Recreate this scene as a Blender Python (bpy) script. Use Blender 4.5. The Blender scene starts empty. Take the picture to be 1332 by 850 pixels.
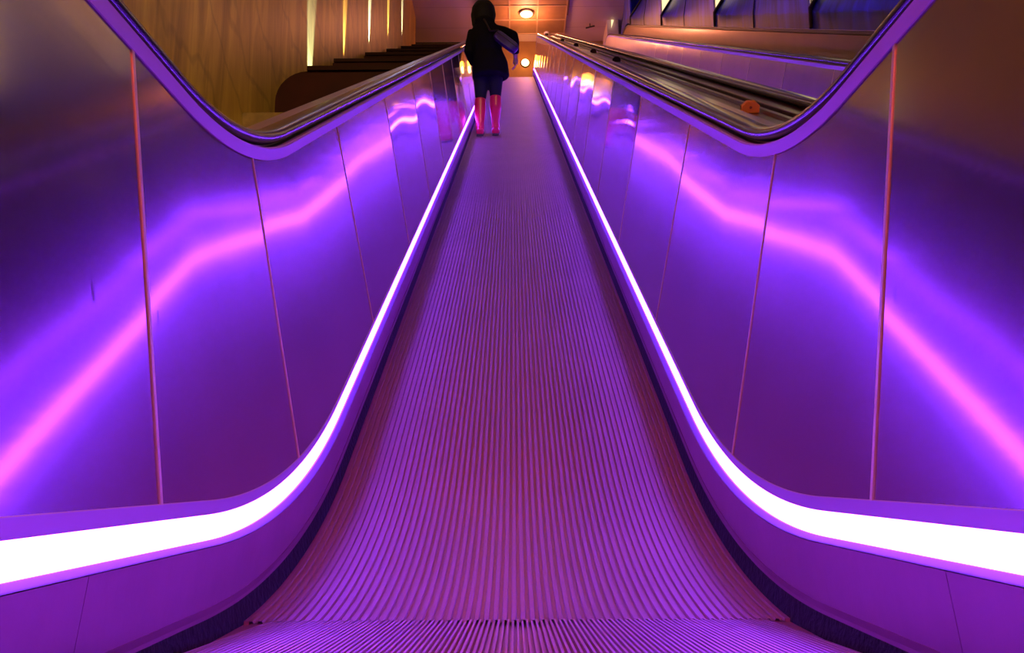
import bpy, bmesh, math, random
from math import sin, cos, pi, radians as R
random.seed(7)
scene = bpy.context.scene
COL = scene.collection

# ------------------------------------------------------------------ materials
def mat(name):
    m = bpy.data.materials.new(name); m.use_nodes = True
    nt = m.node_tree; nt.nodes.clear()
    out = nt.nodes.new('ShaderNodeOutputMaterial')
    return m, nt, out

def simple(name, col, rough=.5, metal=0., bump=0., bscale=40., noise=0., nscale=6., stretch=(1, 1, 1), spec=.5):
    m, nt, out = mat(name)
    p = nt.nodes.new('ShaderNodeBsdfPrincipled')
    p.inputs['Base Color'].default_value = (*col, 1); p.inputs['Roughness'].default_value = rough
    p.inputs['Metallic'].default_value = metal; p.inputs['Specular IOR Level'].default_value = spec
    tc = nt.nodes.new('ShaderNodeTexCoord'); mp = nt.nodes.new('ShaderNodeMapping')
    mp.inputs['Scale'].default_value = stretch
    nt.links.new(tc.outputs['Object'], mp.inputs['Vector'])
    if noise:
        n = nt.nodes.new('ShaderNodeTexNoise'); n.inputs['Scale'].default_value = nscale; n.inputs['Detail'].default_value = 5
        nt.links.new(mp.outputs[0], n.inputs['Vector'])
        r = nt.nodes.new('ShaderNodeValToRGB')
        r.color_ramp.elements[0].position = .3; r.color_ramp.elements[1].position = .7
        r.color_ramp.elements[0].color = (*[c * (1 - noise) for c in col], 1)
        r.color_ramp.elements[1].color = (*[min(1, c * (1 + noise)) for c in col], 1)
        nt.links.new(n.outputs[0], r.inputs[0]); nt.links.new(r.outputs[0], p.inputs['Base Color'])
    if bump:
        n = nt.nodes.new('ShaderNodeTexNoise'); n.inputs['Scale'].default_value = bscale; n.inputs['Detail'].default_value = 4
        nt.links.new(mp.outputs[0], n.inputs['Vector'])
        b = nt.nodes.new('ShaderNodeBump'); b.inputs['Strength'].default_value = bump; b.inputs['Distance'].default_value = .01
        nt.links.new(n.outputs[0], b.inputs['Height']); nt.links.new(b.outputs[0], p.inputs['Normal'])
    nt.links.new(p.outputs[0], out.inputs[0])
    return m

def glow(name, col, strength):
    m, nt, out = mat(name)
    e = nt.nodes.new('ShaderNodeEmission'); e.inputs[0].default_value = (*col, 1); e.inputs[1].default_value = strength
    nt.links.new(e.outputs[0], out.inputs[0])
    return m

def steel(name, col, r1, r2, mix, grime=.12):
    """brushed sheet: a sharp lobe mixed with a broad one, fine grain along the track, scuffs and smudges"""
    m, nt, out = mat(name)
    tc = nt.nodes.new('ShaderNodeTexCoord')
    mp = nt.nodes.new('ShaderNodeMapping'); mp.inputs['Scale'].default_value = (30, 1.2, 30)
    nt.links.new(tc.outputs['Object'], mp.inputs[0])
    n = nt.nodes.new('ShaderNodeTexNoise'); n.inputs['Scale'].default_value = 2.0; n.inputs['Detail'].default_value = 6
    nt.links.new(mp.outputs[0], n.inputs['Vector'])
    n2 = nt.nodes.new('ShaderNodeTexNoise'); n2.inputs['Scale'].default_value = 3.5; n2.inputs['Detail'].default_value = 7
    nt.links.new(tc.outputs['Object'], n2.inputs['Vector'])
    # dark scuffs: thin stretched islands
    mp3 = nt.nodes.new('ShaderNodeMapping'); mp3.inputs['Rotation'].default_value = (.7, 0, 0); mp3.inputs['Scale'].default_value = (1, 22, 5)
    nt.links.new(tc.outputs['Object'], mp3.inputs[0])
    n3 = nt.nodes.new('ShaderNodeTexNoise'); n3.inputs['Scale'].default_value = 1.6; n3.inputs['Detail'].default_value = 3
    n3.inputs['Distortion'].default_value = 1.2
    nt.links.new(mp3.outputs[0], n3.inputs['Vector'])
    sc = nt.nodes.new('ShaderNodeMapRange'); sc.inputs[1].default_value = .735; sc.inputs[2].default_value = .76
    nt.links.new(n3.outputs[0], sc.inputs[0])
    ramp = nt.nodes.new('ShaderNodeMapRange')
    ramp.inputs[1].default_value = .3; ramp.inputs[2].default_value = .7
    ramp.inputs[3].default_value = 1 - grime; ramp.inputs[4].default_value = 1
    nt.links.new(n2.outputs[0], ramp.inputs[0])
    mul = nt.nodes.new('ShaderNodeMath'); mul.operation = 'MULTIPLY_ADD'; mul.inputs[1].default_value = -.6
    nt.links.new(sc.outputs[0], mul.inputs[0]); nt.links.new(ramp.outputs[0], mul.inputs[2])
    cc = nt.nodes.new('ShaderNodeVectorMath'); cc.operation = 'SCALE'; cc.inputs[0].default_value = col
    nt.links.new(mul.outputs[0], cc.inputs['Scale'])
    bm_ = nt.nodes.new('ShaderNodeBump'); bm_.inputs['Strength'].default_value = .05; bm_.inputs['Distance'].default_value = .002
    nt.links.new(n.outputs[0], bm_.inputs['Height'])
    sh = []
    for r in (r1, r2):
        p = nt.nodes.new('ShaderNodeBsdfPrincipled'); p.inputs['Metallic'].default_value = 1
        p.inputs['Roughness'].default_value = r
        nt.links.new(cc.outputs[0], p.inputs['Base Color']); nt.links.new(bm_.outputs[0], p.inputs['Normal'])
        sh.append(p)
    mx = nt.nodes.new('ShaderNodeMixShader'); mx.inputs[0].default_value = mix
    nt.links.new(sh[0].outputs[0], mx.inputs[1]); nt.links.new(sh[1].outputs[0], mx.inputs[2])
    nt.links.new(mx.outputs[0], out.inputs[0])
    return m

M = {}
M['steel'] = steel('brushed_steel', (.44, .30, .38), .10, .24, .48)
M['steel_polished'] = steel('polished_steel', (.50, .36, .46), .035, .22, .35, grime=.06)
M['steel_plain'] = steel('plain_steel', (.6, .58, .6), .2, .45, .6)
M['bronze'] = steel('bronze_sheet', (.30, .20, .13), .15, .35, .5)
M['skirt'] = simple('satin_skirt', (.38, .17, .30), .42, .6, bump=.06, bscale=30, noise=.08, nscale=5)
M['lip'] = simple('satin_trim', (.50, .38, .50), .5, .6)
M['ledge_metal'] = simple('ledge_metal', (.22, .08, .14), .5, .5)
M['lip_dark'] = simple('dark_satin_trim', (.11, .07, .13), .6, .3)
M['joint'] = simple('joint_strip', (.62, .60, .30), .4, .6)
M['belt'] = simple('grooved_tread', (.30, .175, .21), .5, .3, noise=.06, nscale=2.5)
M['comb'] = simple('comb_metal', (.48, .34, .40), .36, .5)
M['brush'] = simple('black_brush', (.004, .004, .007), .75, 0, bump=.8, bscale=60, spec=.25)
M['rubber'] = simple('black_rubber', (.008, .008, .01), .2, 0, spec=.8)
M['dark_groove'] = simple('dark_track', (.05, .03, .035), .35, .5)
M['maroon'] = simple('maroon_lacquer', (.028, .003, .004), .6, 0, noise=.25, nscale=3, spec=.12)
M['maroon_dark'] = simple('dark_maroon_trim', (.02, .003, .003), .6, spec=.1)  # step nosing, a darker maroon than the steps
M['pink_wall'] = simple('pale_plaster', (.62, .50, .50), .7, 0, noise=.03, nscale=2)
M['brown_board'] = simple('brown_ceiling_board', (.30, .17, .07), .6, 0, noise=.1, nscale=4)
M['brown_wall'] = simple('brown_wall', (.22, .11, .03), .6, 0, noise=.15, nscale=3)
M['grid'] = simple('ceiling_grid_metal', (.45, .30, .16), .5, 0)
M['floor'] = simple('terrazzo', (.30, .26, .25), .35, 0, noise=.2, nscale=60)
M['dark_metal'] = simple('dark_metal', (.03, .02, .02), .4, .5)
M['white_plastic'] = simple('white_plastic', (.7, .68, .68), .3)
M['yellow_plastic'] = simple('amber_plastic', (.55, .50, .08), .45, 0, noise=.1)
M['ledge_stone'] = simple('ledge_stone', (.22, .12, .04), .6, 0, noise=.3, nscale=8)
M['coat'] = simple('black_wool', (.006, .005, .007), .9, 0, bump=.3, bscale=60, spec=.1)
M['hair'] = simple('dark_hair', (.004, .003, .003), .6, 0, bump=.6, bscale=25, stretch=(6, 6, 1), spec=.2)
M['skin'] = simple('skin', (.50, .30, .22), .5)
M['tights'] = simple('dark_tights', (.01, .01, .02), .8, spec=.2)
M['boot'] = simple('red_boot_leather', (.55, .01, .05), .35)
M['sole'] = simple('boot_sole', (.02, .01, .01), .7)
M['bag'] = simple('violet_bag', (.05, .015, .11), .45, 0, noise=.15)
M['steel_side'] = steel('adjacent_steel', (.46, .36, .38), .16, .4, .55)

# light strip (violet tube behind a diffuser), lamps
M['strip'] = glow('violet_light', (.20, .038, 1.0), 52)
M['lamp'] = glow('warm_lamp', (1, .62, .22), 14)
M['lamp_hall'] = glow('hall_lamp', (1, .13, .05), 62)
M['cream'] = glow('cream_light', (1, .74, .38), 1.5)
M['amber'] = glow('amber_light', (1, .42, .16), .55)
M['up'] = glow('uplight_lens', (1, .85, .55), 8)

# stained stone wall
def stone():
    m, nt, out = mat('travertine')
    L = nt.links.new
    tc = nt.nodes.new('ShaderNodeTexCoord')
    mp = nt.nodes.new('ShaderNodeMapping'); mp.inputs['Rotation'].default_value = (R(20), 0, 0); mp.inputs['Scale'].default_value = (1, 2.2, .35)
    L(tc.outputs['Object'], mp.inputs[0])
    a = nt.nodes.new('ShaderNodeTexNoise'); a.inputs['Scale'].default_value = 1.6; a.inputs['Detail'].default_value = 9; a.inputs['Roughness'].default_value = .65; a.inputs['Distortion'].default_value = .7
    L(mp.outputs[0], a.inputs['Vector'])
    r = nt.nodes.new('ShaderNodeValToRGB'); e = r.color_ramp.elements
    e[0].position = .25; e[0].color = (.13, .065, .012, 1); e[1].position = .75; e[1].color = (.60, .38, .08, 1)
    x = e.new(.5); x.color = (.38, .22, .04, 1)
    L(a.outputs[0], r.inputs[0])
    # thin diagonal veins
    w = nt.nodes.new('ShaderNodeTexWave'); w.wave_type = 'BANDS'; w.bands_direction = 'Z'; w.inputs['Scale'].default_value = .35
    w.inputs['Distortion'].default_value = 14; w.inputs['Detail'].default_value = 4; w.inputs['Detail Scale'].default_value = 1.4
    mp2 = nt.nodes.new('ShaderNodeMapping'); mp2.inputs['Rotation'].default_value = (R(38), 0, 0)
    L(tc.outputs['Object'], mp2.inputs[0]); L(mp2.outputs[0], w.inputs['Vector'])
    mr = nt.nodes.new('ShaderNodeMapRange'); mr.inputs[1].default_value = .0; mr.inputs[2].default_value = .06; mr.inputs[3].default_value = .72; mr.inputs[4].default_value = 1
    L(w.outputs['Fac'], mr.inputs[0])
    mu = nt.nodes.new('ShaderNodeVectorMath'); mu.operation = 'SCALE'
    L(r.outputs[0], mu.inputs[0]); L(mr.outputs[0], mu.inputs['Scale'])
    p = nt.nodes.new('ShaderNodeBsdfPrincipled'); p.inputs['Roughness'].default_value = .4
    b = nt.nodes.new('ShaderNodeBump'); b.inputs['Strength'].default_value = .25; b.inputs['Distance'].default_value = .02
    L(a.outputs[0], b.inputs['Height']); L(b.outputs[0], p.inputs['Normal'])
    L(mu.outputs[0], p.inputs['Base Color']); L(p.outputs[0], out.inputs[0])
    return m
M['stone'] = stone()

def blue_glass():
    m, nt, out = mat('blue_cladding')
    L = nt.links.new
    tc = nt.nodes.new('ShaderNodeTexCoord')
    mp = nt.nodes.new('ShaderNodeMapping'); mp.inputs['Scale'].default_value = (2, 3.2, .45)
    L(tc.outputs['Object'], mp.inputs[0])
    a = nt.nodes.new('ShaderNodeTexNoise'); a.inputs['Scale'].default_value = 2.2; a.inputs['Detail'].default_value = 7; a.inputs['Distortion'].default_value = .5
    L(mp.outputs[0], a.inputs['Vector'])
    r = nt.nodes.new('ShaderNodeValToRGB'); e = r.color_ramp.elements
    e[0].position = .3; e[0].color = (.005, .006, .08, 1); e[1].position = .75; e[1].color = (.035, .045, .70, 1)
    L(a.outputs[0], r.inputs[0])
    p = nt.nodes.new('ShaderNodeBsdfPrincipled'); p.inputs['Roughness'].default_value = .35; p.inputs['Specular IOR Level'].default_value = .10
    L(r.outputs[0], p.inputs['Base Color']); L(p.outputs[0], out.inputs[0])
    return m
M['blue'] = blue_glass()

def ceiling_mat():
    """pale plaster ceiling cast in wide bays with thin dark joints"""
    m, nt, out = mat('bay_ceiling')
    L = nt.links.new
    tc = nt.nodes.new('ShaderNodeTexCoord')
    b = nt.nodes.new('ShaderNodeTexBrick'); b.inputs['Scale'].default_value = 1; b.offset = 0
    b.inputs['Color1'].default_value = b.inputs['Color2'].default_value = (.62, .48, .46, 1)
    b.inputs['Mortar'].default_value = (.25, .14, .12, 1); b.inputs['Mortar Size'].default_value = .006
    b.inputs['Brick Width'].default_value = 3.4; b.inputs['Row Height'].default_value = 1.15
    L(tc.outputs['Object'], b.inputs['Vector'])
    p = nt.nodes.new('ShaderNodeBsdfPrincipled'); p.inputs['Roughness'].default_value = .6
    L(b.outputs[0], p.inputs['Base Color']); L(p.outputs[0], out.inputs[0])
    return m
M['ceiling'] = ceiling_mat()

# ------------------------------------------------------------------ helpers
def empty(name, loc, label=None, cat=None, group=None, rz=0):
    o = bpy.data.objects.new(name, None); COL.objects.link(o); o.location = loc; o.rotation_euler = (0, 0, rz)
    o.empty_display_size = .1
    if label: o['label'] = label
    if cat: o['category'] = cat
    if group: o['group'] = group
    return o

def origin(parent):
    x = y = z = 0.
    while parent is not None:
        x += parent.location[0]; y += parent.location[1]; z += parent.location[2]; parent = parent.parent
    return (x, y, z)

def link(name, verts, faces, m, parent=None, smooth=False, loc=None):
    """mesh given in world coordinates; stored relative to its parent's base, or to its own base"""
    me = bpy.data.meshes.new(name)
    if parent is not None: ox, oy, oz = origin(parent)
    elif loc is not None: ox, oy, oz = loc
    else: ox = oy = oz = 0.
    me.from_pydata([(x - ox, y - oy, z - oz) for x, y, z in verts], [], faces)
    me.materials.append(m)
    bm = bmesh.new(); bm.from_mesh(me)
    bmesh.ops.remove_doubles(bm, verts=bm.verts, dist=1e-6)
    bmesh.ops.recalc_face_normals(bm, faces=bm.faces)
    if smooth is True:
        for f in bm.faces: f.smooth = True
    elif smooth:
        for f in bm.faces: f.smooth = True
        for e in bm.edges:
            if len(e.link_faces) == 2 and e.calc_face_angle(0) > smooth: e.smooth = False
    bm.to_mesh(me); bm.free()
    o = bpy.data.objects.new(name, me); COL.objects.link(o)
    if parent is not None: o.parent = parent
    elif loc is not None: o.location = loc
    return o

def tag(o, label, cat, group=None):
    o['label'] = label; o['category'] = cat
    if group: o['group'] = group
    return o

def struct(o):
    o['kind'] = 'structure'; return o

class MB:
    def __init__(s): s.v = []; s.f = []
    def add(s, v, f):
        n = len(s.v); s.v += list(v); s.f += [tuple(i + n for i in q) for q in f]; return s
    def box(s, a, b):
        (x0, y0, z0), (x1, y1, z1) = a, b
        return s.add([(x0, y0, z0), (x1, y0, z0), (x1, y1, z0), (x0, y1, z0), (x0, y0, z1), (x1, y0, z1), (x1, y1, z1), (x0, y1, z1)],
                     [(0, 3, 2, 1), (4, 5, 6, 7), (0, 1, 5, 4), (1, 2, 6, 5), (2, 3, 7, 6), (3, 0, 4, 7)])
    def rings(s, rings, cap=True):
        n = len(rings[0]); v = [p for r in rings for p in r]; f = []
        for i in range(len(rings) - 1):
            for j in range(n):
                k = (j + 1) % n
                f.append((i * n + j, i * n + k, (i + 1) * n + k, (i + 1) * n + j))
        if cap: f.append(tuple(range(n))[::-1]); f.append(tuple((len(rings) - 1) * n + j for j in range(n)))
        return s.add(v, f)
    def tube(s, pts, rad, seg=12, flat=1.):
        """round bar through pts; rad one radius or one per point"""
        from mathutils import Vector
        P = [Vector(p) for p in pts]; rs = rad if isinstance(rad, (list, tuple)) else [rad] * len(P)
        rings = []
        up0 = None
        for i, p in enumerate(P):
            d = (P[min(i + 1, len(P) - 1)] - P[max(i - 1, 0)]).normalized()
            if up0 is None:
                up0 = Vector((0, 0, 1)) if abs(d.z) < .9 else Vector((0, 1, 0))
            a = (up0 - d * up0.dot(d)).normalized(); up0 = a; b = d.cross(a)
            rings.append([tuple(p + a * cos(2 * pi * k / seg) * rs[i] * flat + b * sin(2 * pi * k / seg) * rs[i]) for k in range(seg)])
        return s.rings(rings)
    def lathe(s, prof, c, seg=32, axis='z'):
        rings = []
        for r, h in prof:
            if axis == 'z': rings.append([(c[0] + r * cos(2 * pi * k / seg), c[1] + r * sin(2 * pi * k / seg), c[2] + h) for k in range(seg)])
            else: rings.append([(c[0] + r * cos(2 * pi * k / seg), c[1] + h, c[2] + r * sin(2 * pi * k / seg)) for k in range(seg)])
        return s.rings(rings)
    def ball(s, c, r, seg=14, sc=(1, 1, 1)):
        rings = []
        for i in range(1, seg):
            t = pi * i / seg
            rings.append([(c[0] + r * sc[0] * sin(t) * cos(2 * pi * k / (2 * seg)), c[1] + r * sc[1] * sin(t) * sin(2 * pi * k / (2 * seg)), c[2] - r * sc[2] * cos(t)) for k in range(2 * seg)])
        return s.rings(rings)
    def build(s, name, m, parent=None, smooth=False, loc=None):
        return link(name, s.v, s.f, m, parent, smooth, loc)

# ------------------------------------------------------------------ the track: flat, easing up, 28 degree rise, crest, landing
D0, RB, TH, KB = 1.5309, 2.5294, .4883, 0.
NT = 400
_A = [TH * ((1 - KB) * t / NT + KB * (t / NT) ** 2 * (3 - 2 * t / NT)) for t in range(NT + 1)]
_y = [0.]; _z = [0.]; LB = RB * TH
for i in range(NT):
    _y.append(_y[-1] + (cos(_A[i]) + cos(_A[i + 1])) / 2 * LB / NT)
    _z.append(_z[-1] + (sin(_A[i]) + sin(_A[i + 1])) / 2 * LB / NT)
U1 = D0 + LB                      # where the straight rise starts
LS = 20.0                         # length of the rise
U2 = U1 + LS
RT = 2.6; LT = RT * TH; U3 = U2 + LT
Y1, Z1 = D0 + _y[-1], _z[-1]
Y2, Z2 = Y1 + LS * cos(TH), Z1 + LS * sin(TH)
Y3, Z3 = Y2 + RT * sin(TH), Z2 + RT * (1 - cos(TH))
def frame(u):
    """(y, z, slope angle) of the walking surface at arc length u"""
    if u <= D0: return u, 0., 0.
    if u < U1:
        t = (u - D0) / LB * NT; i = min(int(t), NT - 1); q = t - i
        return D0 + _y[i] * (1 - q) + _y[i + 1] * q, _z[i] * (1 - q) + _z[i + 1] * q, _A[i] * (1 - q) + _A[i + 1] * q
    if u <= U2: return Y1 + (u - U1) * cos(TH), Z1 + (u - U1) * sin(TH), TH
    if u < U3:
        a = TH - (u - U2) / RT
        return Y2 + RT * (sin(TH) - sin(a)), Z2 + RT * (cos(a) - cos(TH)), a
    return Y3 + (u - U3), Z3, 0.
def pt(u, n, x=0.):
    y, z, a = frame(u)
    return (x, y - n * sin(a), z + n * cos(a))
def stations(u0, u1, straight=1.2, bend=.035):
    us = [u0]; u = u0
    while u < u1 - 1e-6:
        st = bend if (D0 - .02 <= u < U1) else (bend * 2 if U2 <= u < U3 else straight)
        nx = u + st
        for k in (D0, U1, U2, U3):
            if u < k - 1e-9 < nx: nx = k
        nx = min(nx, u1); us.append(nx); u = nx
    return us
NEWEL_Y, NEWEL_N = -.35, .565
def newel_frames(end):
    """frames that carry a section round the rounded balustrade end; end = -1 lower, +1 upper"""
    fr = []
    for k in range(25):
        a = pi * k / 24 * (1 if end < 0 else -1)
        y0, z0, _ = frame(NEWEL_Y) if end < 0 else frame(U3 + 1.3)
        fr.append((y0 - NEWEL_N * -sin(a), z0 + NEWEL_N - NEWEL_N * cos(a), a))
    return fr
def fpt(fr, x, n):
    y, z, a = fr
    return (x, y - n * sin(a), z + n * cos(a))
def sweep(mb, sec, frames, closed=True, xo=0., mir=1, no=0.):
    """run a cross-section [(x, n)] along frames"""
    n = len(sec); v = []; f = []
    for fr in frames:
        for x, q in sec: v.append(fpt(fr, xo + mir * x, q + no))
    for i in range(len(frames) - 1):
        for j in range(n if closed else n - 1):
            k = (j + 1) % n
            f.append((i * n + j, i * n + k, (i + 1) * n + k, (i + 1) * n + j))
    if closed:
        f.append(tuple(range(n))[::-1]); f.append(tuple((len(frames) - 1) * n + j for j in range(n)))
    return mb.add(v, f)
def offset_sec(line, t):
    """give an open section line [(x,n)] a thickness t towards +x"""
    return line + [(x + t, n) for x, n in reversed(line)]

# cross-section of the balustrade, x from the centre line, n above the tread
BR_LO = (.500, .000); BR_UP = (.5070, .0380); LEDGE = (.5090, .0547); SEAM = (.4950, .1566)
ST_LO = (.5088, .1646); ST_UP = (.5120, .2061); PN_LO = (.5082, .2295); PN_UP = (.5924, .9249); DK_UP = (.5898, .9497)
RAIL_C = (.630, .977); RAIL_W, RAIL_H = .037, .0185
JOINTS = [-.35, .25, 1.315, 2.21] + [3.44 + 1.2 * k for k in range(0, 16)]
JOINTS = [j for j in JOINTS if j < U3 + .6] + [U3 + 1.3]

def rail_section():
    s = []
    for k in range(20):
        a = 2 * pi * k / 20
        c, q = cos(a), sin(a)
        s.append((RAIL_C[0] + RAIL_W * math.copysign(abs(c) ** .8, c), RAIL_C[1] + RAIL_H * math.copysign(abs(q) ** .8, q)))
    return s

def balustrade(root, side, xc, seed, with_light=True, msteel='steel', no=0.):
    rnd = random.Random(seed)
    fr_all = [frame(u) for u in stations(NEWEL_Y, U3 + 1.3)]
    X = lambda x: xc + side * x
    # ---- cladding sheets, each a sheet of its own, slightly bowed and twisted as hung
    for k in range(len(JOINTS) - 1):
        a, b = JOINTS[k] + .0025, JOINTS[k + 1] - .0025
        nu = 26 if a < U1 else 14
        nn = 8
        far = min(1, max(0, (a - 2.0) / 3.0))
        tw0 = rnd.uniform(-.003, .003) * far; tw1 = rnd.uniform(.0015, .0045) * far * rnd.choice((1, 1, 1, -1)); bow = .0010 + .0035 * far
        tw2 = rnd.uniform(-.003, .003) * far
        v = []; f = []
        for layer, off in ((0, 0.), (1, .012)):
            for i in range(nu + 1):
                w = i / nu; fr = frame(a + (b - a) * w)
                for j in range(nn + 1):
                    q = j / nn
                    x = PN_LO[0] + (PN_UP[0] - PN_LO[0]) * q + off
                    n = PN_LO[1] + (PN_UP[1] + .004 - PN_LO[1]) * q
                    dx = bow * sin(pi * w) * sin(pi * q) + (q - .3) * (tw0 + tw1 * sin(2 * pi * w) + tw2 * cos(2 * pi * w)) * sin(pi * min(1, q * 1.2 + .1)) ** .5
                    v.append(fpt(fr, X(x + dx), n + no))
        m1 = nn + 1; N = (nu + 1) * m1
        for i in range(nu):
            for j in range(nn):
                p = i * m1 + j
                f.append((p, p + 1, p + m1 + 1, p + m1)); f.append((N + p, N + p + m1, N + p + m1 + 1, N + p + 1))
        for i in range(nu):
            for j in (0, nn):
                p = i * m1 + j; f.append((p, p + m1, N + p + m1, N + p))
        for j in range(nn):
            for i in (0, nu):
                p = i * m1 + j; f.append((p, p + 1, N + p + 1, N + p))
        o = link('balustrade_panel', v, f, M['steel_polished' if (msteel == 'steel' and a > 4.5) else msteel], root, smooth=R(40))
        # joint cover at the far edge
        if k < len(JOINTS) - 2 and JOINTS[k + 1] < 16:
            mb = MB(); u = JOINTS[k + 1]; wd = .0035 if k < 3 and k != 0 else .002
            if abs(u - 1.315) < .01: wd = .0045
            v = []
            for uu in (u - wd, u + wd):
                for (x, n) in (PN_LO, PN_UP):
                    for dx in (-.0025, .006): v.append(fpt(frame(uu), X(x + dx), n + no))
            mb.add(v, [(0, 1, 3, 2), (4, 6, 7, 5), (0, 2, 6, 4), (1, 5, 7, 3), (0, 4, 5, 1), (2, 3, 7, 6)])
            mb.build('panel_joint', M['joint'], root)
    # newel ends: half discs of the same sheet
    for end in (-1, 1):
        mb = MB(); nf = newel_frames(end)
        for x0 in (0., .012):
            c = fpt(nf[0], X((PN_LO[0] + PN_UP[0]) / 2 + x0), NEWEL_N + no)
            ring = [fpt(fr, X(PN_LO[0] + (PN_UP[0] - PN_LO[0]) * (.5 + .5 * cos(fr[2])) + x0), .90 + no) for fr in nf]
            mb.add([c] + ring, [(0, i, i + 1) for i in range(1, len(ring))])
        mb.build('newel_panel', M[msteel], root)
    # ---- trim under the handrail
    allf = list(reversed(newel_frames(-1)))[:-1] + fr_all + newel_frames(1)[1:]
    mb = MB(); sweep(mb, [(PN_UP[0] - .004, PN_UP[1] - .002), (DK_UP[0] - .004, DK_UP[1]), (DK_UP[0], DK_UP[1] + .0015), (.603, .9535), (.603, .925)], allf, xo=xc, mir=side, no=no)
    mb.build('handrail_trim', M['lip'], root, smooth=R(35))
    mb = MB(); sweep(mb, [(DK_UP[0] - .0012, DK_UP[1] + .0012), (DK_UP[0] - .0012, DK_UP[1] + .0030), (DK_UP[0] + .004, DK_UP[1] + .0042), (DK_UP[0] + .004, DK_UP[1] + .0020)], allf, xo=xc, mir=side, no=no)
    mb.build('trim_bead', M['joint'], root)
    mb = MB(); sweep(mb, [(.6035, .925), (.6035, .9500), (.612, .9500), (.612, .9555), (.616, .9555), (.616, .9475), (.640, .9475), (.640, .9580), (.645, .9580), (.645, .925)], allf, xo=xc, mir=side, no=no)
    mb.build('handrail_guide', M['dark_groove'], root)
    mb = MB(); sweep(mb, [(.618, .9480), (.618, .9600), (.6235, .9600), (.6235, .9480)], allf, xo=xc, mir=side, no=no)
    mb.build('guide_rail', M['joint'], root)
    mb = MB(); sweep(mb, rail_section(), allf, xo=xc, mir=side, no=no)
    mb.build('handrail', M['rubber'], root, smooth=True)
    # ---- lower trims, light, skirt, brush
    fr_low = [frame(u) for u in stations(-.55, U3 + .5)]
    mb = MB(); sweep(mb, offset_sec([ST_UP, PN_LO], .02), fr_low, xo=xc, mir=side, no=no)
    mb.build('upper_light_trim', M['lip'], root)
    mb = MB(); sweep(mb, [(PN_LO[0] - .0012, PN_LO[1] - .0006), (PN_LO[0] - .0012, PN_LO[1] + .0008), (PN_LO[0] + .004, PN_LO[1] + .0008), (PN_LO[0] + .004, PN_LO[1] - .0006)], fr_low, xo=xc, mir=side, no=no)
    mb.build('panel_bead', M['joint'], root)
    mb = MB(); sweep(mb, [(ST_LO[0] + .004, ST_LO[1]), (ST_UP[0] + .004, ST_UP[1]), (ST_UP[0] + .015, ST_UP[1]), (ST_LO[0] + .015, ST_LO[1])], fr_low, xo=xc, mir=side, no=no)
    mb.build('light_strip', M['strip'], root)
    mb = MB(); sweep(mb, [SEAM, (SEAM[0] + .0015, SEAM[1] + .0012), ST_LO, (ST_LO[0] + .02, ST_LO[1] - .002), (SEAM[0] + .02, SEAM[1] - .004)], fr_low, xo=xc, mir=side, no=no)
    mb.build('lower_light_trim', M['lip_dark'], root)
    us = [-.55, 1.08] + [3.3 + 2.4 * k for k in range(8)] + [U3 + .5]
    for a, b in zip(us[:-1], us[1:]):
        mb = MB(); sweep(mb, offset_sec([(LEDGE[0], LEDGE[1]), (SEAM[0] + .0006, SEAM[1] - .0014)], .015), [frame(u) for u in stations(a + .0008, b - .0008)], xo=xc, mir=side, no=no)
        mb.build('skirt_panel', M['skirt'], root)
    mb = MB(); sweep(mb, [BR_UP, (BR_UP[0] + .001, BR_UP[1] + .006), (LEDGE[0] - .002, LEDGE[1]), (LEDGE[0] + .015, LEDGE[1]), (LEDGE[0] + .015, BR_UP[1])], fr_low, xo=xc, mir=side, no=no)
    mb.build('skirt_ledge', M['ledge_metal'], root)
    mb = MB(); sweep(mb, [(BR_LO[0], BR_LO[1] - .03), BR_LO, (.5025, .014), (.505, .026), (BR_UP[0], BR_UP[1] - .0005), (.53, .033), (.53, -.03)], fr_low, xo=xc, mir=side, no=no)
    mb.build('skirt_brush', M['brush'], root)

def tread_profile(half, pitch, depth, minor):
    s = []; k = int(round(2 * half / pitch)); x = -half
    for i in range(k):
        x0 = -half + i * pitch
        s += [(x0, 0), (x0 + .40 * pitch, 0), (x0 + .50 * pitch, -depth), (x0 + .90 * pitch, -depth)]
    s.append((half, 0))
    return s

def treads(root, xc, u0, pitch=.0172, no=0.):
    mb = MB(); half = pitch * 28.5
    sweep(mb, tread_profile(half, pitch, .0048, .0), [frame(u) for u in stations(u0, U3 + .6, straight=2.5, bend=.05)], closed=False, xo=xc, no=no)
    o = mb.build('tread_band', M['belt'], root)
    mb = MB()
    for s in (-1, 1): sweep(mb, [(half, 0), (.4995, 0), (.4995, -.03), (half, -.03)], [frame(u) for u in stations(u0, U3 + .6)], xo=xc, mir=s, no=no)
    mb.build('tread_edge', M['skirt'], root)

# ================================================================== main escalator
esc = empty('escalator', (0, 0, 0), 'moving ribbed escalator with violet light strips along both steel balustrades, person riding it', 'escalator')
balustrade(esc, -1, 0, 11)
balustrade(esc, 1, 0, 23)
treads(esc, 0, 1.72)
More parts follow.
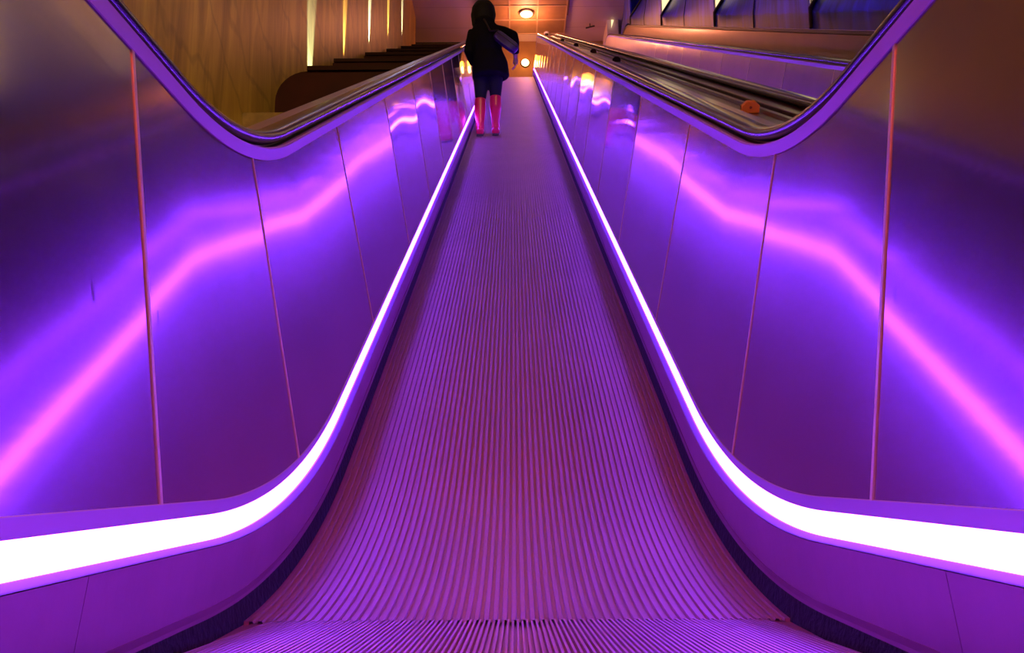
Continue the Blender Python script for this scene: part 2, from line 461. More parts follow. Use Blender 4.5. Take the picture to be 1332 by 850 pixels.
# comb plate: fine teeth falling gently into the treads
def comb(root, xc):
    mb = MB(); pitch = .0086; k = 106; half = k * pitch / 2
    sec = []
    for i in range(k):
        x0 = -half + i * pitch
        sec += [(x0, 0), (x0 + .42 * pitch, 0), (x0 + .48 * pitch, -.009), (x0 + .94 * pitch, -.009)]
    sec.append((half, 0))
    v = []; f = []; n = len(sec)
    ys = ((.35, 0), (1.20, 0), (1.74, 0), (1.81, -.0015), (1.90, -.004))
    for y, dz in ys:
        for x, q in sec: v.append((xc + x, y, .0025 + (1.78 - y) * .058 + q + dz))
    for i in range(len(ys) - 1):
        for j in range(n - 1): f.append((i * n + j, i * n + j + 1, (i + 1) * n + j + 1, (i + 1) * n + j))
    for i in range(len(ys) - 1):
        for j in (0, n - 1):
            x, y, z = v[i * n + j]; x2, y2, z2 = v[(i + 1) * n + j]
            mb.add([(x, y, z), (x2, y2, z2), (x2, y2, -.03), (x, y, -.03)], [(0, 1, 2, 3)])
    mb.add(v, f); mb.build('comb_plate', M['comb'], root)
    for s in (-1, 1):
        mb = MB()
        a, b = sorted((xc + s * half, xc + s * .4995))
        z = lambda y: .0012
        mb.add([(a, .35, z(.35)), (b, .35, z(.35)), (b, 1.82, z(1.82)), (a, 1.82, z(1.82)), (a, .35, -.03), (b, .35, -.03), (b, 1.82, -.03), (a, 1.82, -.03)],
               [(0, 1, 2, 3), (4, 7, 6, 5), (0, 4, 5, 1), (1, 5, 6, 2), (2, 6, 7, 3), (3, 7, 4, 0)])
        mb.build('comb_margin', M['skirt'], root)
comb(esc, 0)
mb = MB(); mb.box((-.4995, -1.4, -.03), (.4995, .35, .0845)); mb.build('landing_plate', M['skirt'], esc)
for s, w in ((-1, .80), (1, .785)):
    mb = MB(); sweep(mb, [(.646, .9300), (.646, .9555), (.652, .9570), (w - .003, .9570), (w, .954), (w, .9300)], [frame(u) for u in stations(-.35, U3 + 1.3)], mir=s)
    mb.build('outer_deck', M['steel_plain'], esc, smooth=R(35))
    mb = MB(); sweep(mb, [(w - .02, .93), (w - .005, .93), (w - .005, -.25), (w - .02, -.25)], [frame(u) for u in stations(-.35, U3 + 1.3)], mir=s)
    mb.build('outer_cladding', M['steel_plain'], esc)

# ================================================================== neighbouring escalator on the right
XC2, NO2 = 1.70, -.01
esc2 = empty('escalator', (XC2, 0, 0), 'neighbouring escalator beyond the right handrail, below the blue cladding', 'escalator')
balustrade(esc2, -1, XC2, 5, with_light=False, msteel='steel_side', no=NO2)
balustrade(esc2, 1, XC2, 6, with_light=False, msteel='steel_side', no=NO2)
treads(esc2, XC2, 1.78, pitch=.0172, no=NO2)
mb = MB(); mb.box((XC2 - .4995, -1.4, -.03), (XC2 + .4995, 1.85, .03)); mb.build('landing_plate', M['skirt'], esc2)
for s, w in ((-1, .735), (1, 1.04)):
    mb = MB(); sweep(mb, [(.646, .9300), (.646, .9555), (.652, .9570), (w - .003, .9570), (w, .954), (w, .9300)], [frame(u) for u in stations(-.35, U3 + 1.3)], xo=XC2, mir=s, no=NO2)
    mb.build('outer_deck', M['dark_groove'] if s < 0 else M['steel_plain'], esc2, smooth=R(35))
# recessed dark track between the two outer decks
mb = MB(); sweep(mb, [(.79, .90), (.79, .925), (.915, .925), (.922, .937), (.945, .937), (.952, .925), (.96, .925), (.96, .90)], [frame(u) for u in stations(-.35, U3 + 1.3)])
tag(mb.build('cable_track', M['dark_groove']), 'dark recessed track running between the two escalators, right of the ribbed treads', 'track')
# anti-slide blocks on the track
def slide_block(u, label, m):
    c = pt(u, .926, .875)
    y, z, a = frame(u)
    r = empty('anti_slide_block', c, label, 'block', 'anti-slide blocks between the escalators')
    prof = [(-.034, 0), (-.034, .026), (-.014, .044), (.014, .044), (.034, .026), (.034, 0)]
    rings = []
    for t, sc_ in ((-.012, .9), (-.009, 1), (.009, 1), (.012, .9)):
        rings.append([(c[0] + x * sc_, c[1] + t * cos(a) - h * sc_ * sin(a), c[2] + t * sin(a) + h * sc_ * cos(a)) for x, h in prof])
    MB().rings(rings).build('block_body', m, r)
    mb = MB(); mb.lathe([(.0, 0), (.005, 0), (.005, .003), (0, .003)], (c[0], c[1] - .013 * cos(a) - .022 * sin(a), c[2] - .013 * sin(a) + .02 * cos(a)), 10, 'y')
    mb.build('screw', M['dark_metal'], r)
slide_block(3.78, 'amber house-shaped anti-slide block, nearest of the row between the escalators', M['yellow_plastic'])
for i, u in enumerate((8.3, 10.6, 13.4, 17.0)):
    slide_block(u, ('dark anti-slide block, second nearest in the row between the escalators',
                    'dark anti-slide block, middle of the row between the escalators',
                    'dark anti-slide block, second farthest in the row between the escalators',
                    'dark anti-slide block, farthest of the row between the escalators')[i], M['dark_metal'])

# ================================================================== setting
ZC = 12.93            # ceiling over the upper landing
YB = 25.0
struct(MB().box((-2.9, -6, -.2), (4.8, 2.2, -.031)).build('floor', M['floor']))
struct(MB().box((-2.9, Y3 + .4, Z3 - .3), (4.8, YB, Z3 - .035)).build('floor_upper', M['floor']))
# stone wall on the left
o = struct(MB().box((-2.9, -6, -.2), (-2.7, 23.5, ZC)).build('wall_left', M['stone']))
struct(MB().box((-4.2, 23.7, Z3 - .3), (-4.0, YB, ZC)).build('wall_left', M['pink_wall']))
struct(MB().box((-2.9, 23.5, Z3 - .3), (-2.70, 23.62, ZC - .01)).build('trim_3', M['dark_metal']))
struct(MB().box((4.6, -6, -.2), (4.8, YB, ZC)).build('wall_right', M['pink_wall']))
# upper landing back wall: brown to the ceiling
struct(MB().box((-4.2, YB, Z3 - .3), (4.8, YB + .2, ZC)).build('wall_back', M['brown_wall']))
struct(MB().box((-4.2, -6, ZC), (4.8, YB + .2, ZC + .2)).build('ceiling', M['ceiling']))
# lower hall behind the camera
struct(MB().box((-2.9, -6.2, -.2), (4.8, -6, ZC)).build('wall_front', M['pink_wall']))
struct(MB().box((-2.7, -6, 3.3), (4.6, 1.2, 3.5)).build('ceiling_lower', M['pink_wall']))
struct(MB().box((-2.7, 1.0, 3.3), (4.6, 1.2, ZC)).build('wall_bulkhead', M['pink_wall']))
# slab under the rise
mb = MB(); sweep(mb, [(-2.7, -.30), (4.6, -.30), (4.6, -.5), (-2.7, -.5)], [frame(u) for u in stations(1.2, U3 + .5)])
struct(mb.build('floor_slope', M['floor']))

# maroon stepped mass beside the escalator
pl = empty('stepped_plinth', (-1.75, 9.2, 3.0), 'dark maroon stepped plinth climbing between the stone wall and the left handrail', 'plinth')
fronts = [(9.2, 4.60), (12.71, 6.39), (15.39, 7.81), (17.96, 9.16), (20.27, 10.38), (22.43, 11.51)]
for i, (y0, zt) in enumerate(fronts):
    y1 = fronts[i + 1][0] + .0 if i + 1 < len(fronts) else 23.4
    x0, x1 = (-2.56 if i == 0 else -2.695), -.815
    zb = frame(U1 + (y0 - Y1) / cos(TH))[1] - .35
    rad = .34 if i == 0 else .02
    prof = [(x1, zb), (x1, zt)] + [(x0 + rad - rad * sin(t * pi / 16), zt - rad + rad * cos(t * pi / 16)) for t in range(9)] + [(x0, zb)]
    mb = MB().rings([[(x, y, z) for x, z in prof] for y in (y0, y1 - .002)])
    st = mb.build('plinth_step', M['maroon'], pl, smooth=R(30))
    if i > 0 or True:
        MB().box((x0 + rad, y0 - .03, zt + .001), (x1, y0 + .25, zt + .05)).build('step_nosing', M['maroon_dark'], st)
st = tag(MB().box((-2.698, 8.55, 3.0), (-.82, 9.17, 3.86)).build('stone_ledge', M['ledge_stone'], loc=(-1.76, 8.55, 3.0)), 'brown stone ledge in front of the maroon plinth, at the foot of the stone wall', 'ledge')
for x in st.data.vertices: x.co = (x.co[0] + 1.76, x.co[1] - 8.55, x.co[2] - 3.0) if abs(x.co[2]) > 3.5 else x.co

# uplights grazing the stone wall
ups = [(11.3, 4.65, (.45, .75, 1.2), 3.2, 'pale'), (13.55, 6.44, (1, .80, .40), 1.3, 'amber'), (15.9, 7.86, (.5, .8, 1.5), 3.6, 'bright white'),
       (18.3, 9.21, (1, .82, .45), 1.5, 'dim yellow'), (20.62, 10.43, (.55, .8, 1.4), 2.4, 'small white')]
for i, (y, z, c, pw, nm) in enumerate(ups):
    r = empty('uplight', (-2.60, y, z), '%s uplight grazing the stone wall, %s of five along the stepped plinth' % (nm, ('nearest', 'second nearest', 'the middle one', 'second farthest', 'farthest')[i]), 'uplight', 'wall uplights')
    MB().lathe([(0, 0), (.045, 0), (.05, .01), (.05, .06), (.038, .06), (.036, .05), (0, .05)], (-2.60, y, z), 20).build('lamp_body', M['dark_metal'], r, smooth=R(40))
    MB().lathe([(0, .051), (.034, .051), (.034, .055), (0, .055)], (-2.60, y, z), 20).build('lens', M['up'], r)
    L = bpy.data.lights.new('uplight_beam', 'SPOT'); L.energy = 1300 * pw; L.color = c; L.spot_size = R(19); L.spot_blend = .6; L.shadow_soft_size = .02
    lo = bpy.data.objects.new('uplight_beam', L); COL.objects.link(lo); lo.location = (0, 0, .08); lo.rotation_euler = (pi, R(-3.6), 0); lo.parent = r

# ---- right side: steel skirting and folded blue cladding with lit returns
mb = MB(); sweep(mb, [(2.745, .72), (2.745, 1.13), (2.75, 1.14), (2.80, 1.14), (2.80, .72)], [frame(u) for u in stations(-.3, U3 + 1.6)])
struct(mb.build('trim_1', M['bronze']))
mb = MB(); sweep(mb, [(2.735, 1.14), (2.735, 1.165), (2.82, 1.165), (2.82, 1.14)], [frame(u) for u in stations(-.3, U3 + 1.6)])
struct(mb.build('trim_2', M['dark_metal']))
struct(MB().box((2.66, 23.75, Z3 - .3), (2.98, 24.9, ZC)).build('trim_4', M['pink_wall']))
apex = [-.1, 3.75, 7.80, 11.50, 15.60, 19.70, 23.70]
def base_z(y, n=1.17):
    if y < Y1 - n * sin(TH):
        lo, hi = -3, U1 + 2
        for _ in range(40):
            mid = (lo + hi) / 2
            if pt(mid, n)[1] < y: lo = mid
            else: hi = mid
        return pt(lo, n)[2]
    u = U1 + (y + n * sin(TH) - Y1) / cos(TH)
    return pt(u, n)[2]
HP, LEAN = 2.3, .62
pos_txt = ['past the right edge of the photo', 'widest in view, right of the rightmost lit triangle', 'between the rightmost lit triangle and the hollow orange one', 'between the hollow orange triangle and the solid one', 'left of the solid triangle, second from the far pilaster', 'farthest one, next to the pale pilaster']
for i in range(len(apex) - 1):
    a, b = apex[i], apex[i + 1]
    nu, nv = 10, 8; v = []; f = []
    for off in (0., .03):
        for p in range(nu + 1):
            w = p / nu; y = a + .015 + (b - a - .03) * w; z0 = base_z(y)
            for q in range(nv + 1):
                t = (0, .0783, .2, .33, .46, .6, .74, .87, 1)[q]; lean = max(0, t * HP - .18) * LEAN * w ** 2
                v.append((2.76 + lean + off, y, min(z0 + t * HP, ZC - .02)))
    m1 = nv + 1; N = (nu + 1) * m1
    for p in range(nu):
        for q in range(nv):
            s = p * m1 + q
            f.append((s, s + 1, s + m1 + 1, s + m1)); f.append((N + s, N + s + m1, N + s + m1 + 1, N + s + 1))
    for p in range(nu):
        for q in (0, nv): s = p * m1 + q; f.append((s, s + m1, N + s + m1, N + s))
    for q in range(nv):
        for p in (0, nu): s = p * m1 + q; f.append((s, s + 1, N + s + 1, N + s))
    r = empty('cladding_panel', (2.76, a, base_z(a)), 'dark blue leaning glass cladding panel ' + pos_txt[i], 'wall panel', 'blue cladding panels along the right wall')
    link('panel_sheet', v, f, M['blue'], r, smooth=R(30))
    zb = base_z(b)
    mb = MB()
    for p0, p1 in (((2.755, b - .02, zb), (2.755, b - .02, zb + .2)), ((2.755, b - .02, zb + .2), (2.755 + (min(zb + HP, ZC - .03) - zb - .2) * LEAN, b - .02, min(zb + HP, ZC - .03)))):
        mb.tube([p0, p1], .022, 8)
    mb.build('edge_frame', M['dark_metal'], r)
    for fy in (.5,):
        y = a + (b - a) * fy; z0 = base_z(y)
        mb = MB(); mb.tube([(2.756 + max(0, t * HP - .18) * LEAN * fy ** 2, y, z0 + t * HP) for t in (0, .0783, 1)], .007, 6)
        mb.build('panel_seam', M['dark_metal'], r)
tri_txt = ['one level with the camera, outside the photo', 'one just past the right edge of the photo', 'rightmost one in view', 'hollow one with an orange middle', 'solid one, second from the pilaster', 'unlit', 'narrow sliver beside the pilaster']
for i, b in enumerate(apex):
    zb = base_z(b) + .2; x0 = 2.765; H = min(HP - .2, ZC - .03 - zb)
    if i == 5: continue
    if i == 6: LEAN_, H, zb = .30, .28, ZC - .31
    else: LEAN_ = LEAN
    r = empty('light_panel', (x0, b, zb), 'glowing cream triangular light between blue panels, ' + tri_txt[i], 'light panel', 'lit triangles on the right wall')
    P = [(x0, zb), (x0 + H * LEAN_, zb + H), (x0, zb + H)]
    MB().rings([[(x, y, z) for x, z in P] for y in (b - .011, b + .011)]).build('diffuser', M['cream'], r)
    if i in (2, 3):
        if i == 3:
            c = (sum(p[0] for p in P) / 3, sum(p[1] for p in P) / 3); Q = [(c[0] + (x - c[0]) * .76, c[1] + (z - c[1]) * .82) for x, z in P]
            MB().rings([[(x, y, z) for x, z in Q] for y in (b - .016, b - .0115)]).build('inner_pane', M['amber'], r)
    MB().tube([(x0, b - .02, zb), (x0, b - .02, zb + H)], .008, 6).build('edge_frame', M['joint'], r)

# ---- upper landing: board ceiling with a lamp, small dome camera, sprinkler, rail, wall lamp
mb = MB(); mb.box((-.85, 23.4, ZC - .04), (1.47, 24.45, ZC - .002)); struct(mb.build('ceiling_panel', M['brown_board']))
mb = MB()
mb.box((-.85, 16, ZC - .04), (1.55, 23.4, ZC - .002)); struct(mb.build('ceiling_panel', M['brown_board']))
mb = MB()
for x in (-.87, -.08, .70, 1.49): mb.box((x - .02, 16, ZC - .055), (x + .02, 24.45, ZC - .041))
for y in (16.45, 17.25, 18.05, 18.85, 19.65, 20.45, 21.25, 22.05, 22.85, 23.63, 24.43): mb.box((-.89, y - .02, ZC - .058), (1.51, y + .02, ZC - .042))
struct(mb.build('trim_5', M['grid']))

def round_lamp(c, rad, label, m=None, energy=0, col=(1, .55, .18), axis='z', name='ceiling_lamp', group=None):
    r = empty(name, c, label, 'lamp', group)
    if axis == 'z':
        MB().lathe([(0, 0), (rad * 1.25, 0), (rad * 1.25, -.02), (rad * 1.05, -.03), (0, -.03)], c, 28).build('lamp_base', M['dark_metal'], r, smooth=R(40))
        MB().lathe([(0, -.031), (rad, -.031), (rad * .9, -.06), (rad * .5, -.085), (0, -.09)], c, 28).build('diffuser', m, r, smooth=R(60))
    else:
        MB().lathe([(0, 0), (rad * 1.25, 0), (rad * 1.25, -.02), (rad * 1.05, -.03), (0, -.03)], c, 28, 'y').build('lamp_base', M['dark_metal'], r, smooth=R(40))
        MB().lathe([(0, -.031), (rad, -.031), (rad * .9, -.06), (rad * .5, -.085), (0, -.09)], c, 28, 'y').build('diffuser', m, r, smooth=R(60))
    if energy:
        L = bpy.data.lights.new('lamp_glow', 'POINT'); L.energy = energy; L.color = col; L.shadow_soft_size = rad
        lo = bpy.data.objects.new('lamp_glow', L); COL.objects.link(lo); lo.parent = r
        lo.location = (0, 0, -.35) if axis == 'z' else (0, -.35, 0)
    return r
round_lamp((.39, 23.22, ZC - .06), .17, 'round glowing warm lamp on the brown boarded ceiling above the landing', M['lamp'], 125, (1, .30, .15))
round_lamp((.37, YB - .001, 12.25), .11, 'round glowing warm lamp on the brown end wall, above the top of the treads', M['lamp'], 9, (1, .36, .03), axis='y', name='wall_lamp')
for i, (x, y) in enumerate(((-1.6, 21.5), (2.6, 21.5))):
    pass
# dome camera
r = empty('security_camera', (.98, 24.36, ZC - .058), 'small white dome camera on the brown ceiling edge right of the lamp', 'camera')
MB().lathe([(0, 0), (.075, 0), (.075, -.03), (.06, -.04), (0, -.04)], (.98, 24.36, ZC - .058), 20).build('camera_base', M['white_plastic'], r, smooth=R(40))
MB().lathe([(0, -.041), (.052, -.041), (.046, -.07), (.025, -.09), (0, -.095)], (.98, 24.36, ZC - .058), 20).build('dome', M['dark_metal'], r, smooth=R(60))
# sprinkler arm
r = empty('sprinkler', (2.2, 23.95, ZC), 'small dark bracket hanging from the pale ceiling near the right pilaster', 'sprinkler')
MB().tube([(2.2, 23.95, ZC), (2.2, 23.95, ZC - .12)], .012, 8).build('drop_pipe', M['dark_metal'], r)
MB().tube([(2.08, 23.95, ZC - .14), (2.33, 23.9, ZC - .10)], .022, 8).build('head', M['dark_metal'], r)
# far rail at the landing
r = empty('railing', (-1.9, 24.4, Z3 - .035), 'thin dark railing on the upper landing at the end of the stone wall', 'railing')
zr = 12.60
MB().tube([(-2.95, 24.4, zr), (-.9, 24.4, zr)], .022, 8).build('top_rail', M['dark_metal'], r)
MB().tube([(-2.95, 24.4, zr - .12), (-.9, 24.4, zr - .12)], .012, 8).build('lower_rail', M['dark_metal'], r)
for x in (-2.6, -1.9, -1.2): MB().tube([(x, 24.4, Z3 - .035), (x, 24.4, zr)], .015, 8).build('post', M['dark_metal'], r)

# lower hall lamps behind the camera
for i, (x, y) in enumerate(((-1.5, -.4), (0, -1.6), (1.9, -.4))):
    r = empty('hall_lamp', (x, y, 3.3), ('warm square hall ceiling lamp over the left side of the foot of the escalator', 'warm square hall ceiling lamp behind the foot of the escalator', 'warm square hall ceiling lamp over the neighbouring escalator foot')[i], 'lamp', 'lower hall ceiling lamps')
    MB().box((x - .33, y - .33, 3.26), (x + .33, y + .33, 3.3)).build('lamp_frame', M['dark_metal'], r)
    MB().box((x - .3, y - .3, 3.25), (x + .3, y + .3, 3.259)).build('diffuser', M['lamp_hall'], r)
# unseen warm lamps added high over the rise as fill light
for i, (x, y, e) in enumerate(((-1.2, 5.5, 12), (1.6, 9.5, 14), (-1.2, 14, 12), (1.6, 18.5, 12))):
    round_lamp((x, y, ZC - .001), .2, ('added warm fill lamp on the high ceiling over the foot of the stone wall', 'added warm fill lamp on the high ceiling over the neighbouring escalator', 'added warm fill lamp on the high ceiling over the maroon plinth', 'added warm fill lamp on the high ceiling near the upper landing')[i], M['lamp'], e, (1, .30, .06), group='added fill lamps on the high ceiling')

# unseen spots added on the bulkhead to brighten the stone wall
for i, (x, y, z, tx, ty, tz, e) in enumerate(((1.2, 1.35, 8.5, -2.7, 7.5, 5.5, 1700), (1.2, 1.35, 11.5, -2.7, 15, 10.5, 1900))):
    r = empty('fill_spot', (x, y, z), ('lower', 'upper')[i] + ' unseen fill lamp added on the bulkhead to brighten the stone wall', 'fill_spot')
    MB().lathe([(0, -.14), (.06, -.14), (.06, -.02), (.02, 0), (0, 0)], (x, y, z), 20, 'y').build('lamp_body', M['dark_metal'], r, smooth=R(40))
    L = bpy.data.lights.new('spot_beam', 'SPOT'); L.energy = e; L.color = (1, .70, .20); L.spot_size = R(52); L.spot_blend = .8; L.shadow_soft_size = .06
    lo = bpy.data.objects.new('spot_beam', L); COL.objects.link(lo); lo.parent = r; lo.location = (0, .03, 0)
    from mathutils import Vector as _V
    lo.rotation_euler = _V((tx - x, ty - y, tz - z)).to_track_quat('-Z', 'Y').to_euler()

# ================================================================== person riding up, seen from behind
def capsules(parts):
    mb = MB()
    for pts, rad in parts: mb.tube(pts, rad, 12)
    return mb
def remesh(o, vox, it=2):
    m = o.modifiers.new('surface', 'REMESH'); m.mode = 'VOXEL'; m.voxel_size = vox; m.use_smooth_shade = True
    s = o.modifiers.new('smooth', 'SMOOTH'); s.iterations = it; s.factor = .5
def surf_z(y):
    return Z1 + (y - Y1) * math.tan(TH)
PY = 10.05
px = -.30
pz = surf_z(PY)                     # tread under the ankles
per = empty('person', (px, PY, pz), 'person in black coat and red boots riding up, seen from behind, right elbow bent', 'person')
hip = pz + .86
fl = (-.385, PY - .02, pz + .02); frr = (-.205, PY + .03, pz + .05)
mb = MB()
sh = pz + 1.34
# torso, neck, head
mb.tube([(-.29, PY, hip - .10), (-.29, PY, hip), (-.30, PY + .01, hip + .18), (-.31, PY + .01, hip + .34), (-.32, PY + .02, sh), (-.325, PY + .02, sh + .05)], [.13, .15, .125, .145, .12, .06], 16)
mb.tube([(-.325, PY + .02, sh + .02), (-.335, PY + .03, sh + .13)], [.05, .048], 12)
hc = (-.345, PY + .035, sh + .215)
mb.ball(hc, .1, 12, (.76, .92, 1.12))
mb.ball((hc[0], hc[1] + .03, hc[2] - .055), .06, 10, (.85, .9, .9))       # jaw
mb.tube([(hc[0], hc[1] + .085, hc[2] + .01), (hc[0], hc[1] + .108, hc[2] - .02)], [.010, .014], 8)  # nose
mb.tube([(hc[0] - .022, hc[1] + .086, hc[2] - .052), (hc[0] + .022, hc[1] + .086, hc[2] - .052)], .008, 8)  # mouth
for s in (-1, 1):
    mb.ball((hc[0] + s * .03, hc[1] + .08, hc[2] + .005), .012, 8)        # eyes at half height
    mb.ball((hc[0] + s * .077, hc[1], hc[2] - .005), .022, 8, (.4, .8, 1.2))  # ears
# legs
for s, ft in ((-1, fl), (1, frr)):
    hx = -.29 + s * .085
    kn = ((hx + ft[0]) / 2, PY + .03, (hip + ft[2]) / 2 + .01)
    mb.tube([(hx, PY, hip - .03), (hx, PY + .01, hip - .18), kn, (ft[0], PY + .0, ft[2] + .30), (ft[0], ft[1], ft[2] + .09), (ft[0], ft[1], ft[2] + .05)],
            [.088, .082, .055, .053, .036, .038], 14)
    mb.tube([(ft[0], ft[1] - .03, surf_z(ft[1] - .03) + .045), (ft[0], ft[1] + .07, surf_z(ft[1] + .07) + .05), (ft[0], ft[1] + .15, surf_z(ft[1] + .15) + .035)], [.036, .038, .026], 10)
# arms
def hand(mb, w, d, side):
    """palm and five fingers hanging from wrist w along d (unit-ish), thumb on the inner side"""
    from mathutils import Vector
    w = Vector(w); d = Vector(d).normalized(); a = Vector((0, 1, 0)); a = (a - d * a.dot(d)).normalized(); b = d.cross(a)
    mb.tube([tuple(w - d * .01), tuple(w + d * .035), tuple(w + d * .085)], [.024, .031, .033], 10, .62)
    for k, (o, ln) in enumerate(((-.028, .065), (-.0095, .076), (.0095, .072), (.028, .056))):
        p0 = w + d * .078 + a * o
        p1 = p0 + d * ln * .5 + b * side * .008; p2 = p1 + d * ln * .35 + b * side * .020; p3 = p2 + d * ln * .15 + b * side * .016
        mb.tube([tuple(p0), tuple(p1), tuple(p2), tuple(p3)], [.0088, .0085, .008, .0065], 8)
    t0 = w + d * .03 + a * .024
    mb.tube([tuple(t0), tuple(t0 + d * .03 + a * .022), tuple(t0 + d * .055 + a * .026 + b * side * .012)], [.012, .010, .008], 8)
lel = (-.52, PY + .03, hip + .20); lwr = (-.47, PY + .20, hip + .10)
rel = (.01, PY - .03, hip + .365); rwr = (.035, PY + .10, hip + .16)
mb.tube([(-.45, PY + .02, sh - .02), lel, lwr], [.05, .042, .027], 12)
mb.tube([(-.18, PY + .02, sh - .02), rel, rwr], [.05, .042, .027], 12)
mb.tube([(-.45, PY + .02, sh - .02), (-.32, PY + .02, sh), (-.18, PY + .02, sh - .02)], [.052, .08, .052], 12)
hand(mb, lwr, (.1, .35, -1), 1); hand(mb, rwr, (.0, .25, -1), -1)
body = mb.build('body', M['skin'], per); remesh(body, .0065, 3)
# clothing
mb = MB()
for s, ft in ((-1, fl), (1, frr)):
    hx = -.29 + s * .085; kn = ((hx + ft[0]) / 2, PY + .03, (hip + ft[2]) / 2 + .01)
    mb.tube([(hx, PY, hip + .02), (hx, PY + .01, hip - .18), kn, (ft[0], PY, ft[2] + .30)], [.096, .090, .063, .060], 14)
o = mb.build('tights', M['tights'], per); remesh(o, .012, 2)
for s, ft in ((-1, fl), (1, frr)):
    mb = MB()
    mb.tube([(ft[0], PY + .005, ft[2] + .43), (ft[0], PY + .003, ft[2] + .30), (ft[0], ft[1], ft[2] + .12), (ft[0], ft[1] + .01, ft[2] + .05)], [.068, .070, .050, .052], 16)
    mb.tube([(ft[0], ft[1] - .045, surf_z(ft[1] - .045) + .048), (ft[0], ft[1] + .07, surf_z(ft[1] + .07) + .055), (ft[0], ft[1] + .17, surf_z(ft[1] + .17) + .040)], [.046, .050, .034], 12)
    b = mb.build('boot', M['boot'], per); remesh(b, .011, 2)
    ys = (ft[1] - .09, ft[1] + .03, ft[1] + .13, ft[1] + .21); ws = (.036, .040, .046, .024)
    mb = MB().rings([[(ft[0] - w, y, surf_z(y) + .004), (ft[0] + w, y, surf_z(y) + .004), (ft[0] + w, y, surf_z(y) + .026), (ft[0] - w, y, surf_z(y) + .026)] for y, w in zip(ys, ws)])
    mb.build('sole', M['sole'], b)
mb = MB()
mb.tube([(-.275, PY - .01, hip - .16), (-.28, PY - .01, hip - .02), (-.295, PY, hip + .14), (-.305, PY + .005, hip + .32), (-.315, PY + .01, sh - .02), (-.325, PY + .02, sh + .07)],
        [.205, .195, .17, .185, .17, .085], 20)
mb.tube([(-.16, PY - .01, hip - .15), (-.17, PY - .01, hip + .02), (-.22, PY, hip + .2)], [.125, .115, .09], 16)
mb.tube([(-.455, PY + .02, sh - .03), lel, (lwr[0], lwr[1] - .02, lwr[2] + .01)], [.078, .064, .05], 14)
mb.tube([(-.20, PY + .02, sh - .03), (-.10, PY, sh - .055), (-.03, PY - .025, hip + .385), (.010, PY - .03, hip + .365), (.020, PY - .02, hip + .32), (rwr[0], rwr[1] - .02, rwr[2] + .03)], [.078, .070, .064, .064, .060, .046], 14)
mb.tube([(-.46, PY + .02, sh - .03), (-.32, PY + .02, sh + .01), (-.20, PY + .02, sh - .03)], [.078, .10, .078], 14)
mb.ball((-.335, PY - .06, sh + .05), .11, 10, (1.15, .8, .75))      # hood folded on the shoulders
coat = mb.build('coat', M['coat'], per); remesh(coat, .014, 9)
mb = MB()
mb.ball((hc[0], hc[1] - .025, hc[2] + .02), .135, 12, (.98, .9, 1.0))
for k in range(13):
    a = pi + (k - 6) * .24
    x, y = hc[0] + .115 * sin(a) * -1, hc[1] - .02 + .10 * cos(a)
    mb.tube([(hc[0] + (x - hc[0]) * .8, y, hc[2] + .05), (x, y - .015, hc[2] - .06), (x + random.uniform(-.02, .02), y - .03, hc[2] - .20 + random.uniform(-.02, .02))], [.045, .038, .012], 8)
o = mb.build('hair', M['hair'], per); remesh(o, .012, 1)
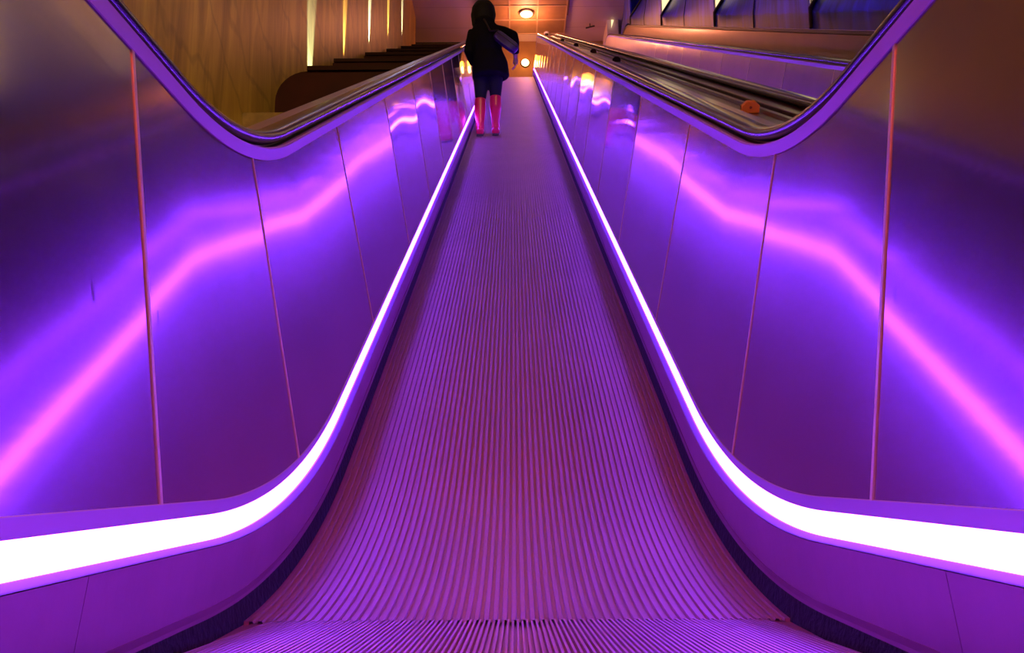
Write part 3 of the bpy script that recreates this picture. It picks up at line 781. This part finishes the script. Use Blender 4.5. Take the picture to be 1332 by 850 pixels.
# bag under the right arm
bx, bz = -.075, hip + .205
bag = empty('shoulder_bag', (bx, PY - .16, bz - .12), 'violet shoulder bag slung diagonally under the right arm of the person', 'bag')
from mathutils import Matrix, Vector
Rm = Matrix.Rotation(R(40), 3, 'Y')
mb = MB(); rings = []
for y, s in ((-.045, .86), (-.03, .97), (0, 1), (.03, .97), (.045, .86)):
    ring = []
    for k in range(28):
        a = 2 * pi * k / 28; c, q = cos(a), sin(a)
        p = Rm @ Vector((.165 * s * math.copysign(abs(c) ** .45, c), y, .062 * s * math.copysign(abs(q) ** .45, q)))
        ring.append((bx + p.x, PY - .19 + p.y, bz + p.z))
    rings.append(ring)
mb.rings(rings).build('bag_body', M['bag'], bag, smooth=R(50))
p = [Rm @ Vector(q) for q in ((-.16, .0, .06), (.16, .0, .06))]
MB().tube([(bx + p[0].x, PY - .19, bz + p[0].z), (-.26, PY - .20, sh - .14), (-.33, PY - .15, sh + .03), (-.38, PY - .05, sh + .09)], .011, 8).build('strap', M['dark_metal'], bag)
mb = MB(); q0 = Rm @ Vector((-.15, -.048, .015)); q1 = Rm @ Vector((.15, -.048, .015))
mb.tube([(bx + q0.x, PY - .19 + q0.y, bz + q0.z), (bx + q1.x, PY - .19 + q1.y, bz + q1.z)], .004, 6); mb.build('zip', M['dark_metal'], bag)

# ================================================================== world, camera
w = bpy.data.worlds.new('World'); scene.world = w; w.use_nodes = True
bg = w.node_tree.nodes['Background']; bg.inputs[0].default_value = (.5, .2, .4, 1); bg.inputs[1].default_value = .0

F = 1176.99; PITCH, YAW, ROLL = .1636, -.0026, .0061
cam = bpy.data.cameras.new('camera'); co = bpy.data.objects.new('camera', cam); COL.objects.link(co)
cam.sensor_width = 36; cam.lens = 36 * F / 1332; cam.clip_start = .02; cam.clip_end = 200
co.location = (-.0009, 0, .2671)
# forward, right, up from pitch / yaw / roll
fwd = Vector((-sin(-YAW) * cos(PITCH), cos(YAW) * cos(PITCH), sin(PITCH)))
fwd = Vector((sin(YAW) * cos(PITCH), cos(YAW) * cos(PITCH), sin(PITCH)))
right = Vector((cos(YAW), -sin(YAW), 0)); up = right.cross(fwd)
r2 = right * cos(ROLL) - up * sin(ROLL); u2 = right * sin(ROLL) + up * cos(ROLL)
mt = Matrix((r2, u2, -fwd)).transposed().to_4x4()
co.rotation_euler = mt.to_euler()
scene.camera = co
scene.cycles.max_bounces = 10; scene.cycles.diffuse_bounces = 4; scene.cycles.glossy_bounces = 8
scene.cycles.use_denoising = True; scene.cycles.sample_clamp_indirect = 8; scene.cycles.caustics_reflective = True
scene.cycles.blur_glossy = .3
vs = scene.view_settings
vs.view_transform = 'Standard'; vs.look = 'None'; vs.gamma = 1; vs.use_curve_mapping = False; vs.exposure = 0
